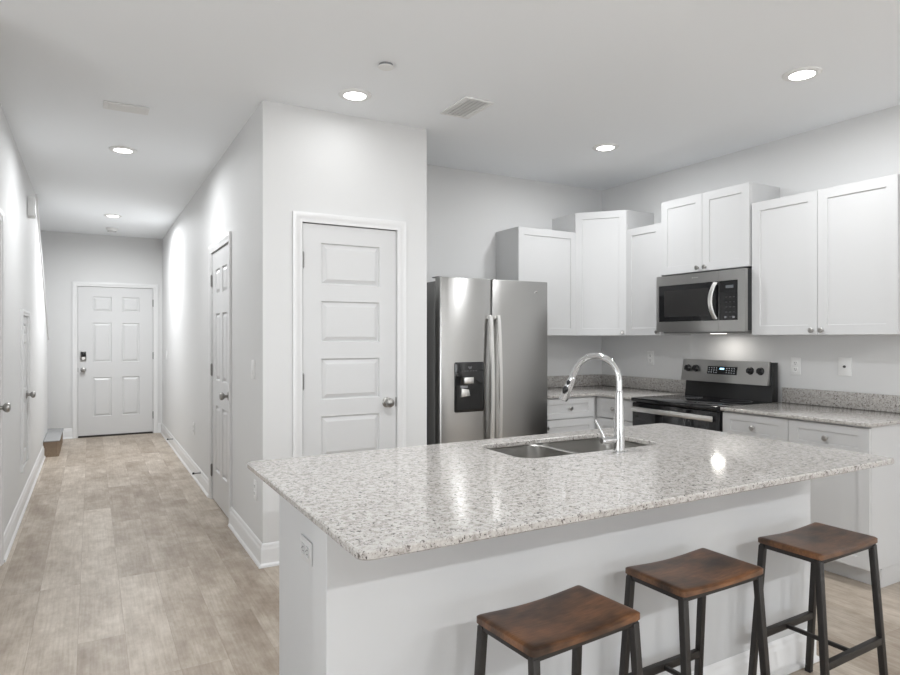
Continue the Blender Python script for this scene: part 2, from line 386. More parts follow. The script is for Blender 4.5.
def door(n, label, loc, rz, w, h, rects, hinge_left, knob_z=.905, casing=True, cw=CW, z_hinges=(.24, 1.065, 1.795), hinges=True, trim_n=None, trim_label='', under=.0, gap_dark=True):
    b = BM(); slab(b, w, h - .012, .035, rects, PD, 0, .012, .004)
    o = struct('door_%d' % n, b, M_DOOR, label, 'door', loc=loc, rz=rz, ang=20)
    kx = w - .062 if hinge_left else .062
    k = obj('door_knob', knob_bm(), M_NICKEL, o); k.location = (kx, .004, knob_z); k['label'] = 'round satin nickel door knob'
    if hinges:
        for z in z_hinges:
            hg = obj('hinge', hinge_bm(), M_HINGE, o); hg.location = (-.002 if hinge_left else w + .002, .004, z)
            if not hinge_left: hg.scale = (-1, 1, 1)
        s = BM(); xe = w if hinge_left else 0; box(s, xe - .0025, xe + .0025, -.001, .028, knob_z - .03, knob_z + .03)
        obj('strike_plate', s, M_HINGE, o)
    if casing:
        c = BM(); z0 = under; T = bmesh.new()
        prof = [(.006, -.0005), (.006, .0095), (.014, .0115), (cw * .5, .0115), (cw * .6, .0165), (cw * .88, .0185), (cw, .016), (cw, -.0005)]
        rows = [[T.verts.new(p) for p in ((-o_, -t_, z0), (-o_, -t_, h + o_), (w + o_, -t_, h + o_), (w + o_, -t_, z0))] for o_, t_ in prof]
        for A, B in zip(rows, rows[1:] + rows[:1]):
            for k in range(3): T.faces.new([A[k], A[k + 1], B[k + 1], B[k]])
        T.faces.new([r[0] for r in rows]); T.faces.new([r[3] for r in rows])
        bmesh.ops.recalc_face_normals(T, faces=T.faces); join(c, T)
        box(c, -.0038, .010, .041, .056, 0, h + .0038); box(c, w - .010, w + .0038, .041, .056, 0, h + .0038); box(c, .010, w - .010, .041, .056, h - .010, h + .0038)
        t = struct('trim_%d' % trim_n, c, M_TRIM, trim_label, 'trim', loc=loc, rz=rz, ang=40)
    return o
d1 = door(1, 'white six-panel front door at the end of the hallway', (-.151, YF, 0.012), 0, .902, 1.994, six(.902, 1.98), False, .888, trim_n=2, trim_label='white casing around the front door', under=-.012)
b = BM(); box(b, -.034, .034, -.024, .004, 1.015, 1.135, .008, 3); lk = obj('keypad_lock', b, M_NICKEL, d1); lk.location = (.062, 0, 0)
lk['label'] = 'electronic keypad deadbolt with a black screen'
b = BM(); box(b, -.029, .029, -.028, -.0235, 1.064, 1.128, .002); k = obj('screen', b, M_GLASSBLK, lk)
b = BM(); lathe(b, [(0, 0), (.02, 0), (.019, .008), (0, .009)], 20, T_(0, -.024, 1.04) @ RX(PI / 2)); obj('thumb_turn', b, M_STEEL_H, lk)
b = BM(); box(b, -.151, .751, YF - .012, YF + .04, 0, .010, .003); box(b, -.148, .748, YF - .004, YF + .03, .010, .02, .002); struct('trim_3', b, mat('dark_threshold', (.05, .045, .04), .4, .4), 'dark threshold under the front door', 'trim')
door(2, 'white six-panel closet door on the right hallway wall', (XH, 5.533, 0), R_M90, .778, 2.016, six(.778, 1.99), True, .905, trim_n=4, trim_label='white casing around the right hallway closet door')
pr_ = [(.113, .497, z - .251, z) for z in (1.893, 1.540, 1.189, .837, .484)]
door(3, 'white five-panel pantry door beside the refrigerator', (1.106, YP, 0), 0, .610, 2.016, pr_, True, .915, trim_n=5, trim_label='white casing around the pantry door')
door(4, 'nearest white door on the left hallway wall at the photo edge', (XL, D4[0], 0), R_P90, .762, 2.002, six(.762, 2.00), True, .928, trim_n=6, trim_label='white casing around the nearest left door')
hr = [(.09, .25, .10, .50), (.30, .46, .10, .50), (.09, .25, .60, .98), (.30, .46, .60, .98), (.09, .46, 1.04, 1.13)]
door(5, 'short white storage door under the stairs on the left wall', (XL, D5[0], .30), R_P90, .55, 1.20, hr, True, .555, cw=.045, z_hinges=(.20, .94), trim_n=7, trim_label='thin white casing around the short storage door')

# ------------------------------------------------------------------ stair start
st = thing('staircase', 'carpeted first stair step at the far end of the left wall', 'stairs', (-0.9, 9.2, 0))
b = BM()
prism(b, [(-1.60, 9.29), (XL - .0, 9.29), (XL + .004, 8.36), (-.328, 8.36), (-.313, 8.375), (-.313, 9.45), (-1.60, 9.45)], 0, .168, 'z', .0, T_(.9, -9.2, 0)); obj('riser', b, M_CARPET, st)
b = BM()
prism(b, [(-1.60, 9.28), (XL - .0, 9.28), (XL + .004, 8.35), (-.320, 8.35), (-.303, 8.367), (-.303, 9.46), (-1.60, 9.46)], .168, .182, 'z', .005, T_(.9, -9.2, 0)); t = obj('tread', b, carpet('reflection_grey_carpet', (.36, .36, .36)), st); t['label'] = 'carpeted top of the step, greyed for reflected light'  # tread coloured grey to stand in for light reflecting off the carpet

# ------------------------------------------------------------------ ceiling fixtures
def ceiling_light(x, y, w, label, grp, spread=178):
    t = thing('ceiling_light', label, 'ceiling light', (x, y, H - .0005), 0, grp)
    b = BM(); lathe(b, [(.060, -.001), (.062, -.010), (.078, -.012), (.090, -.007), (.094, 0), (.090, .0), (.06, 0)][::-1], 40, cap=False); obj('trim_ring', b, M_PLASTIC, t)
    b = BM(); lathe(b, [(0, -.006), (.058, -.006), (.0605, -.002), (.0605, 0.0), (0, 0.0)], 32); obj('lens', b, M_LAMP, t)
    area('lamp', (0, 0, -.014), (0, 0, 0), w, .12, parent=t, spread=spread, color=(.965, .985, 1))
    return t
ceiling_light(1.306, 3.416, PANTRY_W, 'round recessed ceiling light in front of the pantry door', 'recessed ceiling lights')
ceiling_light(3.246, 3.466, CORNER_W, 'round recessed ceiling light near the upper corner cabinets', 'recessed ceiling lights')
ceiling_light(3.238, 1.998, RANGE_W, 'large bright recessed ceiling light at upper right above the island end', 'recessed ceiling lights')
ceiling_light(1.310, 2.000, ISLAND_W, 'recessed ceiling light above the left part of the island', 'recessed ceiling lights')
ceiling_light(.204, 5.252, HALL_W, 'recessed hallway ceiling light nearer the kitchen', 'recessed ceiling lights', 172)
ceiling_light(.216, 8.149, ENTRY_W, 'recessed hallway ceiling light nearer the front door', 'recessed ceiling lights', 172)
for x, y, nm in ((.35, -2.1, 'left'), (1.9, -2.1, 'middle'), (3.4, -2.1, 'right')):  # three lamps added out of view, casting the shadow under the island overhang
    ceiling_light(x, y, LIVING_W, 'added recessed ceiling light, unseen behind the camera, %s of three' % nm, 'recessed ceiling lights', 180)
def vent(x, y, sx, sy, label, n, along):
    t = thing('ceiling_vent', label, 'vent', (x, y, H - .0005))
    b = BM(); fw = .022
    for a in ((-sx, sx, -sy, -sy + fw), (-sx, sx, sy - fw, sy), (-sx, -sx + fw, -sy + fw, sy - fw), (sx - fw, sx, -sy + fw, sy - fw)):
        box(b, a[0], a[1], a[2], a[3], -.008, 0, .002)
    obj('frame', b, M_PLASTIC, t)
    b = BM(); box(b, -sx + fw, sx - fw, -sy + fw, sy - fw, -.0015, -.0005); obj('backing', b, mat('vent_throat', (.72, .72, .72), .8), t)
    for k in range(n):
        b = BM()
        if along == 'y':
            xx = -sx + fw + (k + .5) * (2 * sx - 2 * fw) / n; ww = (2 * sx - 2 * fw) / n
            box(b, -ww * .5, ww * .5, -sy + fw, sy - fw, -.0007, .0007, 0, 1, T_(xx, 0, -.0065) @ RY(-.20))
        else:
            yy = -sy + fw + (k + .5) * (2 * sy - 2 * fw) / n; ww = (2 * sy - 2 * fw) / n
            box(b, -sx + fw, sx - fw, -ww * .5, ww * .5, -.0007, .0007, 0, 1, T_(0, yy, -.0065) @ RX(-.25))
        obj('slat', b, M_PLASTIC, t)
vent(1.962, 3.28, .10, .155, 'white slatted kitchen ceiling vent right of the pantry light', 6, 'y')
vent(.185, 4.28, .122, .066, 'white hallway ceiling vent at upper left', 5, 'x')
t = thing('sprinkler_cover', 'small flat white disc on the ceiling behind the pantry light', 'sprinkler cover', (1.299, 2.964, H - .0005))
b = BM(); lathe(b, [(.0, -.016), (.039, -.016), (.041, -.014), (.041, -.0125), (0, -.0125)], 32); obj('cover_plate', b, M_PLASTIC, t)
b = BM(); lathe(b, [(0, -.0126), (.035, -.0126), (.035, 0), (0, 0)], 24); obj('cup', b, M_GREY, t)
t = thing('smoke_detector', 'round white smoke detector on the hallway ceiling before the front door', 'smoke detector', (.231, 9.10, H - .0005))
b = BM(); lathe(b, [(0, -.045), (.045, -.044), (.058, -.036), (.064, -.016), (.070, -.014), (.070, 0), (0, 0)], 32); obj('housing', b, M_PLASTIC, t)
b = BM(); lathe(b, [(.0465, -.0455), (.050, -.044), (.052, -.040), (.047, -.041)], 32, cap=False); obj('sensor_ring', b, M_GREY, t)

# ------------------------------------------------------------------ hall fittings
t = thing('door_chime', 'white box high on the left hallway wall near the ceiling', 'door chime', (XL + .0005, 6.40, 2.355), R_P90)
b = BM(); box(b, 0, .16, -.048, 0, 0, .165, .006); obj('housing', b, M_PLASTIC, t)
b = BM(); box(b, .012, .148, -.053, -.0475, .012, .153, .004); obj('front_cover', b, M_TRIM, t)
def plate(name, label, cat, loc, rz, kind, grp=None, pm=None):
    pm = pm or M_PLASTIC
    t = thing(name, label, cat, loc, rz, grp)
    b = BM(); box(b, -.036, .036, -.0065, -.0004, -.059, .059, .003); obj('cover_plate', b, pm, t)
    if kind == 'outlet':
        for z in (.021, -.021):
            b = BM(); box(b, -.016, .016, -.0085, -.006, z - .0145, z + .0145, .004); rc = obj('receptacle', b, pm, t)
            b = BM(); box(b, -.0075, -.0052, -.0092, -.0083, z - .002, z + .008); box(b, .0052, .0075, -.0092, -.0083, z - .001, z + .008)
            lathe(b, [(0, 0), (.0026, 0), (.0026, .001), (0, .001)], 10, T_(0, -.0083, z - .008) @ RX(PI / 2)); obj('slots', b, M_SLOT, rc)
    elif kind == 'switch':
        b = BM(); box(b, -.0165, .0165, -.0085, -.006, -.033, .033, .002)
        box(b, -.0145, .0145, -.0105, -.008, -.030, .0, .002); obj('rocker', b, pm, t)
    else:
        b = BM(); lathe(b, [(0, 0), (.008, 0), (.008, .004), (.005, .006), (.005, .010), (0, .010)], 14, T_(0, -.006, 0) @ RX(PI / 2)); obj('jack', b, M_SLOT, t)
    return t
plate('light_switch', 'white light switch on the right hallway wall beside the pantry corner', 'light switch', (XH, 3.991, 1.134), R_M90, 'switch')
plate('light_switch', 'small white light switch on the right hallway wall near the front door', 'light switch', (XH, 9.10, 1.10), R_M90, 'switch')
plate('electrical_outlet', 'low white outlet on the hallway wall beyond the closet door', 'outlet', (XH, 6.58, .45), R_M90, 'outlet')
plate('electrical_outlet', 'low white outlet on the hallway wall beside the pantry corner', 'outlet', (XH, 3.93, .41), R_M90, 'outlet')
plate('electrical_outlet', 'white outlet above the backsplash left of the range', 'outlet', (XR, 3.907, 1.155), R_M90, 'outlet')
plate('electrical_outlet', 'white double outlet above the backsplash just right of the range', 'outlet', (XR, 2.619, 1.135), R_M90, 'outlet')
plate('wall_plate', 'white wall plate with one dark round jack right of the range', 'wall plate', (XR, 2.296, 1.145), R_M90, 'jack').scale = (1.15, 1, 1)
def doorstop(y, label):
    t = thing('door_stop', label, 'door stop', (XH - .0090, y, .112), R_M90)
    b = BM(); lathe(b, [(0, 0), (.011, 0), (.011, .004), (.006, .006), (.006, .052), (0, .052)], 14, RX(PI / 2)); obj('rod', b, M_MID, t)
    b = BM(); lathe(b, [(0, .052), (.009, .052), (.010, .062), (.008, .07), (0, .071)], 14, RX(PI / 2)); obj('bumper', b, M_BLACK, t)
doorstop(8.30, 'small dark door stop on the right baseboard near the front door')
doorstop(6.10, 'small dark door stop on the right baseboard nearest the closet door')

# ------------------------------------------------------------------ cabinets (local frame: x along the front, y into the wall, z up)
SH = [(0, 0), (.0015, .007)]
def shaker(w, h, x0, z0, rail=.058, t=.019):
    b = BM(); slab(b, w, h, t, [(rail, w - rail, rail, h - rail)] if h > .2 else [(rail, w - rail, .042, h - .042)], SH, x0, z0, -t); return b
def cabknob(parent, x, z, y=-.019):
    b = BM(); lathe(b, [(0, 0), (.007, 0), (.006, .012), (.009, .016), (.0155, .021), (.016, .026), (.012, .030), (0, .031)], 20, T_(x, y, z) @ RX(PI / 2))
    k = obj('knob', b, M_NICKEL, parent); return k
def upper(name, label, loc, rz, w, h, doors, knobs, d=.309, grp='white wall cabinets'):
    t = thing(name, label, 'cabinet', loc, rz, grp)
    b = BM(); box(b, 0, w, 0, d, 0, h, .001, 1); obj('carcass', b, M_CAB, t)
    n = len(doors)
    for (x0, x1), kx in zip(doors, knobs):
        dr = obj('door', shaker(x1 - x0 - .003, h - .004, x0 + .0015, .002), M_CAB, t, ang=20)
        if kx is not None: cabknob(dr, kx, .028)
    return t
F = XR - .33 + .019           # carcass front of the range-wall cabinets (doors stand 19 mm proud)
FB = YB - .33 + .019
ZU = 1.346
upper('wall_cabinet', 'white wall cabinet with one wide door above the refrigerator side counter', (2.985, FB, ZU), 0, .600, .876, [(0, .600)], [.03])
# diagonal corner cabinet
t = thing('corner_wall_cabinet', 'taller white diagonal corner wall cabinet', 'cabinet', (3.588, FB, ZU), 0, 'white wall cabinets')
cx, cy = F - 3.588, (3.872 - FB)
b = BM(); prism(b, [(0, 0), (cx, cy), (XR - 3.588 - .001, cy), (XR - 3.588 - .001, YB - FB - .001), (0, YB - FB - .001)], 0, 1.04, 'z'); obj('carcass', b, M_CAB, t)
dl = math.hypot(cx, cy); da = math.atan2(cy, cx)
dr = obj('door', shaker(dl - .012, 1.036, .006, .002), M_CAB, t, ang=20); dr.rotation_euler = (0, 0, da)
cabknob(dr, dl - .036, .026)
upper('wall_cabinet', 'narrow white wall cabinet between the corner cabinet and the microwave', (F, 3.869, ZU), R_M90, .3785, .874, [(0, .3785)], [.345])
upper('wall_cabinet', 'short raised white double-door cabinet above the microwave', (F - .005, 3.490, 1.808), R_M90, .757, .565, [(0, .3775), (.3775, .757)], [.345, .410], .313)
upper('wall_cabinet', 'wide white double-door wall cabinet right of the microwave', (F, 2.720, ZU), R_M90, .886, .882, [(0, .443), (.443, .886)], [.412, .474])

def base_cab(label, loc, rz, w, d, front, toe=.100, sides=(0, 0)):
    """front: list of ('drawer'|'door', x0, x1, z0, z1, knobx, knobz)"""
    t = thing('base_cabinet', label, 'cabinet', loc, rz, 'white base cabinets')
    b = BM(); box(b, 0, w, 0, d, .100, .862, .001, 1); obj('carcass', b, M_CAB, t)
    b = BM(); box(b, 0, w, toe, d, 0, .100); box(b, 0, w, toe - .012, toe, 0, .095, .003); obj('toe_kick', b, M_CAB, t)
    for kind, x0, x1, z0, z1, kx, kz in front:
        o = obj(kind, shaker(x1 - x0 - .004, z1 - z0 - .004, x0 + .002, z0 + .002, .055), M_CAB, t, ang=20)
        if kx is not None: cabknob(o, kx, kz)
    return t
FX = 3.560; FY = 3.905
base_cab('white base cabinet beside the refrigerator with one drawer above one door', (2.975, FY, 0), 0, .585, YB - FY - .001, [('drawer', 0, .545, .698, .854, .29, .775), ('door', 0, .545, .110, .692, .055, .635)])
t = base_cab('narrow white base cabinet left of the range', (FX, 3.905, 0), R_M90, .42, XR - FX - .001, [('drawer', .02, .42, .698, .854, .22, .775), ('door', .02, .42, .110, .692, .39, .64)])
base_cab('white base cabinet just right of the range with a drawer and door', (FX, 2.712, 0), R_M90, .444, XR - FX - .001, [('drawer', 0, .444, .698, .854, .222, .775), ('door', 0, .444, .110, .692, .41, .64)])
base_cab('white base cabinet at the right end of the range wall', (FX, 2.268, 0), R_M90, .446, XR - FX - .001, [('drawer', 0, .446, .698, .854, .223, .775), ('door', 0, .446, .110, .692, .034, .64)])

# ------------------------------------------------------------------ counters
def roundpoly(pts, rs, n=6):
    out = []
    N_ = len(pts)
    for k in range(N_):
        p, a, c = Vector(pts[k]), Vector(pts[k - 1]), Vector(pts[(k + 1) % N_]); r = rs[k]
        if r <= 0: out.append(tuple(p)); continue
        u = (a - p).normalized(); v = (c - p).normalized(); ctr = p + (u + v) * r
        s = p + u * r - ctr; e = p + v * r - ctr
        a0 = math.atan2(s.y, s.x); a1 = math.atan2(e.y, e.x); da_ = (a1 - a0 + PI) % (2 * PI) - PI
        out += [(ctr.x + r * math.cos(a0 + da_ * i / n), ctr.y + r * math.sin(a0 + da_ * i / n)) for i in range(n + 1)]
    return out
ZC0, ZC1 = .863, .884
CXF, CYF = 3.515, 3.868
b = BM(); prism(b, roundpoly([(2.965, CYF), (CXF, CYF), (CXF, 3.466), (XR - .001, 3.466), (XR - .001, YB - .001), (2.965, YB - .001)], [.004, .004, .004, 0, 0, 0], 3), ZC0, ZC1, 'z', .0035)
o = tag(obj('countertop', b, M_GRANITE), 'speckled granite corner countertop between the refrigerator and the range', 'countertop', 'granite countertops')
b = BM(); box(b, 2.965, XR - .001, YB - .021, YB - .001, ZC1, .986, .003); box(b, XR - .021, XR - .001, 3.466, YB - .021, ZC1, .986, .003); obj('backsplash', b, M_GRANITE, o)
b = BM(); prism(b, roundpoly([(CXF, 1.800), (XR - .001, 1.800), (XR - .001, 2.710), (CXF, 2.710)], [.006, 0, 0, .004], 3), ZC0, ZC1, 'z', .0035)
o = tag(obj('countertop', b, M_GRANITE), 'speckled granite countertop right of the range', 'countertop', 'granite countertops')
b = BM(); box(b, XR - .021, XR - .001, 1.800, 2.710, ZC1, .986, .003); obj('backsplash', b, M_GRANITE, o)

# island counter with the sink cut-out
IX0, IX1, IY0, IY1 = .484, 2.603, 1.240, 2.355
SX0, SX1, SY0, SY1 = 1.385, 2.100, 1.895, 2.245
def island_top():
    outer = roundpoly([(IX0, IY0), (IX1, IY0), (IX1, IY1), (IX0, IY1)], [.035, .035, .03, .03], 8)
    inner = roundpoly([(SX0, SY0), (SX1, SY0), (SX1, SY1), (SX0, SY1)], [.07] * 4, 8)
    t = bmesh.new(); e = .0035
    def off(poly, d):
        n = len(poly); r = []
        for k in range(n):
            p, a, c = Vector(poly[k]), Vector(poly[k - 1]), Vector(poly[(k + 1) % n])
            tn = (c - a).normalized(); r.append((p.x - tn.y * d, p.y + tn.x * d))
        return r
    def ring(poly, z): return [t.verts.new((x, y, z)) for x, y in poly]
    def strip(A, B):
        n = len(A)
        for k in range(n): t.faces.new([A[k], A[(k + 1) % n], B[(k + 1) % n], B[k]])
    oi = off(outer, e); ii = off(inner, -e)
    O = [ring(oi, ZC0), ring(outer, ZC0 + e), ring(outer, ZC1 - e), ring(oi, ZC1)]
    I = [ring(ii, ZC0), ring(inner, ZC0 + e), ring(inner, ZC1 - e), ring(ii, ZC1)]
    for a_, b_ in zip(O, O[1:]): strip(a_, b_)
    for a_, b_ in zip(I, I[1:]): strip(a_, b_)
    for z in (0, 3):
        es = []
        for R in (O[z], I[z]):
            for k in range(len(R)):
                es.append(t.edges.get((R[k], R[(k + 1) % len(R)])))
        bmesh.ops.triangle_fill(t, use_beauty=True, use_dissolve=False, edges=es)
    b = BM(); join(b, t); return b
tag(obj('countertop', island_top(), M_GRANITE), 'large speckled granite island countertop with the sink cut-out', 'countertop', 'granite countertops')

# island base
isl = thing('kitchen_island', 'pale grey island base under the large granite top', 'kitchen island', (1.5, 1.9, 0))
IM = T_(-1.5, -1.9, 0)
KY0, KY1 = 1.562, 1.677
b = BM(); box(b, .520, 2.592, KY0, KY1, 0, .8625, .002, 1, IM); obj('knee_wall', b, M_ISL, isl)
b = BM()
t0 = bmesh.new()
base_run(b, (.520, KY0), (2.592, KY0), (0, -1), 1, 1); base_run(b, (2.592, KY0), (2.592, KY1), (1, 0), 1, 0)
t0.free(); bmesh.ops.transform(b, matrix=IM, verts=b.verts); obj('baseboard', b, M_TRIM, isl, ang=50)
b = BM()
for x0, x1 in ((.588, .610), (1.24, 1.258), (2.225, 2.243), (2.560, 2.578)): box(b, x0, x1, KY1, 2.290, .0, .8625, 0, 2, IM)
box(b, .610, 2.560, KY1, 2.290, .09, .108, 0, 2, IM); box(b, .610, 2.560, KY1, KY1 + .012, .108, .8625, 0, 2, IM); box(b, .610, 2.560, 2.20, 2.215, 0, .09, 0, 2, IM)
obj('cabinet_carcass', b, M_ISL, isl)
for x0, x1, kx in ((.594, 1.249, .05), (1.249, 1.741, -.03), (1.741, 2.234, .03), (2.234, 2.576, .05)):
    w = x1 - x0; d_ = obj('door', shaker(w - .004, .735, .002, .110), M_CAB, isl, ang=20); d_.location = (x1 - 1.5, 2.2905 - 1.9, 0); d_.rotation_euler = (0, 0, PI)
    cabknob(d_, kx if kx > 0 else w + kx, .80)
plate('electrical_outlet', 'white outlet on the left end of the island', 'outlet', (.588, 1.95, .668), R_M90, 'outlet', pm=M_GREYPLATE).rotation_euler = (0, PI / 2, R_M90)

# sink
sk = thing('kitchen_sink', 'stainless double-bowl undermount sink in the island', 'sink', (1.74, 2.07, .67))
def bowl(x0, x1, y0, y1, ztop, depth):
    t = bmesh.new(); rings = []
    for ins, z, r in ((-.014, ztop, .078), (0, ztop, .066), (.004, ztop - .004, .064), (.010, ztop - depth * .85, .06), (.022, ztop - depth * .97, .05), (.05, ztop - depth, .04)):
        rings.append([t.verts.new((x, y, z)) for x, y in roundpoly([(x0 + ins, y0 + ins), (x1 - ins, y0 + ins), (x1 - ins, y1 - ins), (x0 + ins, y1 - ins)], [max(r, .01)] * 4, 8)])
    for A, B in zip(rings, rings[1:]):
        n = len(A)
        for k in range(n): t.faces.new([A[k], A[(k + 1) % n], B[(k + 1) % n], B[k]])
    t.faces.new(rings[-1])
    b = BM(); join(b, t, T_(-1.74, -2.07, -.67)); return b
SM = 1.715
for x0, x1 in ((SX0 - .008, SM - .009), (SM + .009, SX1 + .008)):
    o = obj('bowl', bowl(x0, x1, SY0 - .008, SY1 + .008, .8625, .19), M_SINK, sk, recalc=False)
    xc = (x0 + x1) / 2 - 1.74
    b = BM(); lathe(b, [(0, .0015), (.03, .0015), (.042, .004), (.045, .0), (0, -.002)], 24, T_(xc, .02, -.0055)); obj('drain', b, M_CHROME, o)

# faucet
fx, fy = 1.792, 1.838
fc = thing('kitchen_faucet', 'tall chrome gooseneck faucet behind the sink', 'faucet', (fx, fy, ZC1))
b = BM(); lathe(b, [(0, 0), (.024, 0), (.024, .003), (.0215, .006), (.0210, .07), (.0185, .15), (.0150, .23), (.0135, .24), (0, .24)], 32); obj('body', b, M_CHROME, fc)
dd = Vector((-.33, .944, 0)); rr = .101; pts = [Vector((0, 0, .23)), Vector((0, 0, .255)), Vector((0, 0, .272))]
c0 = Vector((0, 0, .272)) + dd * rr
for k in range(1, 17):
    a = math.radians(160) * k / 16; pts.append(c0 - dd * rr * math.cos(a) + Vector((0, 0, rr * math.sin(a))))
pts.append(pts[-1] + (pts[-1] - pts[-2]).normalized() * .022)
b = BM(); tube(b, pts, .0125, 18); obj('spout', b, M_CHROME, fc)
e0 = pts[-1]; ed = (pts[-1] - pts[-2]).normalized()
b = BM(); L_ = [0, .004, .012, .055, .092, .108, .110]; tube(b, [e0 + ed * l for l in L_], [.0125, .0145, .0155, .018, .0195, .0185, .015], 20); sh = obj('spray_head', b, M_CHROME, fc)
sd = Vector((-.944, -.33, 0)); sd = (sd - ed * sd.dot(ed)).normalized()   # towards the seats
fd = ed.cross(sd).normalized()
for l, r, n_ in ((.026, .0085, 'button'), (.060, .0135, 'button')):
    p = e0 + ed * l + sd * .0165
    b = BM(); tube(b, [p - ed * r, p - ed * (r * .5), p, p + ed * (r * .5), p + ed * r * (1.3 if r > .008 else 1)], [r * .55, r * .85, r, r * .85, r * .5], 12); obj(n_, b, M_BLACK, sh)
b = BM(); tube(b, [(-.015, .0, .05), (-.055, 0, .05)], .0125, 18); tube(b, [(-.056, 0, .05), (-.086, 0, .05), (-.092, 0, .05)], [.0145, .0145, .011], 18)
hd = obj('handle_hub', b, M_CHROME, fc)
b = BM(); tube(b, [(-.076, 0, .055), (-.083, .004, .075), (-.110, .010, .125), (-.114, .011, .132)], [.0075, .0065, .0052, .0045], 12); obj('lever', b, M_CHROME, hd)

# ------------------------------------------------------------------ refrigerator
RX0, RW, RYF = 2.036, .909, 3.748
rf = thing('refrigerator', 'stainless side-by-side refrigerator between the pantry wall and cabinets', 'refrigerator', (RX0, RYF, -.03))
b = BM(); box(b, .004, RW - .004, .085, .735, .06, 1.745, .006); obj('cabinet_body', b, M_MID, rf)
b = BM(); box(b, .02, RW - .02, .09, .70, .03, .06); box(b, .01, RW - .01, .045, .09, .045, .09, .004); obj('base_grille', b, M_BLACK, rf)
def fdoor(x0, x1, hl):
    n = 18; w = x1 - x0; P = []
    for k in range(n + 1):
        u = k / n; x = x0 + w * u; P.append((x, -.010 * (1 - (2 * u - 1) ** 2)))
    P = [(x0, .068), (x0, .014)] + [(x0 + .002, .006)] + [(x0 + .008, .0005)] + P[2:-2] + [(x1 - .008, .0005), (x1 - .002, .006)] + [(x1, .014), (x1, .068)]
    b = BM(); prism(b, P, .095, 1.768, 'z', .004); return b
SPL = .412
dL = obj('freezer_door', fdoor(0, SPL - .003, 0), M_STEEL, rf, ang=30); dR = obj('fresh_food_door', fdoor(SPL + .003, RW, 0), M_STEEL, rf, ang=30)
for x in (.012,): 
    b = BM(); box(b, x, x + .03, .05, .14, 1.7685, 1.777, .004); obj('hinge_cover', b, M_MID, rf)
b = BM(); box(b, SPL - .0028, SPL + .0028, .02, .066, .10, 1.76); obj('door_gasket', b, M_BLACK, rf)
def fhandle(x):
    b = BM(); n = 22; z0, z1 = .40, 1.515
    t = bmesh.new(); rings = []
    for k in range(n + 1):
        u = k / n; z = z0 + (z1 - z0) * u; bow = .030 + .028 * (1 - (2 * u - 1) ** 2) ** .9
        if k in (0, n): bow = .026
        rings.append([t.verts.new((x + sx * .0155, -bow + sy, z)) for sx, sy in ((-1, .006), (-.75, -.004), (.75, -.004), (1, .006), (.8, .012), (-.8, .012))])
    for A, B in zip(rings, rings[1:]):
        for j in range(6): t.faces.new([A[j], A[(j + 1) % 6], B[(j + 1) % 6], B[j]])
    t.faces.new(rings[0]); t.faces.new(rings[-1]); join(b, t)
    for z in (z0 + .012, z1 - .012): box(b, x - .011, x + .011, -.032, -.001, z - .012, z + .012, .003)
    return b
h1 = obj('handle', fhandle(SPL - .026), M_STEEL_H, dL); h2 = obj('handle', fhandle(SPL + .040), M_STEEL_H, dR)
# dispenser
DX0, DX1, DZ0, DZ1 = .105, .340, .850, 1.192
b = BM(); yb = -.0135
t = bmesh.new()
prism(b, roundpoly([(DX0, DZ0), (DX1, DZ0), (DX1, DZ1), (DX0, DZ1)], [.012] * 4, 5), yb, .0, 'y', .002)
dp = obj('dispenser', b, M_GLASSBLK, dL); dp['label'] = 'black water and ice dispenser panel'
b = BM(); prism(b, [(DX0 + .014, DZ0 + .02), (DX1 - .012, DZ0 + .02), (DX1 - .012, DZ0 + .185), (DX0 + .014, DZ0 + .185)], yb - .0012, yb + .001, 'y'); obj('recess', b, mat('dispenser_recess', (.003, .003, .003), .25), dp)
b = BM(); box(b, DX0 + .068, DX0 + .142, yb - .016, yb, DZ0 + .196, DZ0 + .238, .003); obj('ice_chute', b, M_STEEL_H, dp)
b = BM(); prism(b, [(DX0 + .045, DZ0 + .105), (DX0 + .115, DZ0 + .112), (DX0 + .105, DZ0 + .155), (DX0 + .048, DZ0 + .165)], yb - .014, yb, 'y', .003); obj('paddle', b, M_STEEL_H, dp)
b = BM(); box(b, DX0 + .042, DX0 + .10, yb - .008, yb, DZ0 + .166, DZ0 + .182, .002); obj('water_spout', b, M_GREY, dp)
b = BM()
tube(b, [(DX0 + .108, yb - .001, DZ0 + .312), (DX0 + .113, yb - .001, DZ0 + .300), (DX0 + .121, yb - .001, DZ0 + .297), (DX0 + .129, yb - .001, DZ0 + .300), (DX0 + .134, yb - .001, DZ0 + .312)], .0022, 8)
tube(b, [(DX0 + .116, yb - .001, DZ0 + .307), (DX0 + .126, yb - .001, DZ0 + .307)], .003, 8); obj('dispenser_mark', b, M_GREY, dp)
b = BM()
for k in range(6): box(b, DX0 + .055 + k * .022, DX0 + .066 + k * .022, yb - .0012, yb, DZ0 + .279, DZ0 + .283)
obj('control_marks', b, mat('dim_marking', (.09, .09, .09), .5), dp)
b = BM(); pt = [(.792 + .017 * math.cos(a), -.0105, 1.678 + .017 * math.sin(a)) for a in [math.radians(20 + 150 * k / 10) for k in range(11)]]
tube(b, pt, [.0008] + [.0028] * 9 + [.0008], 8); obj('badge', b, M_STEEL_H, dR)

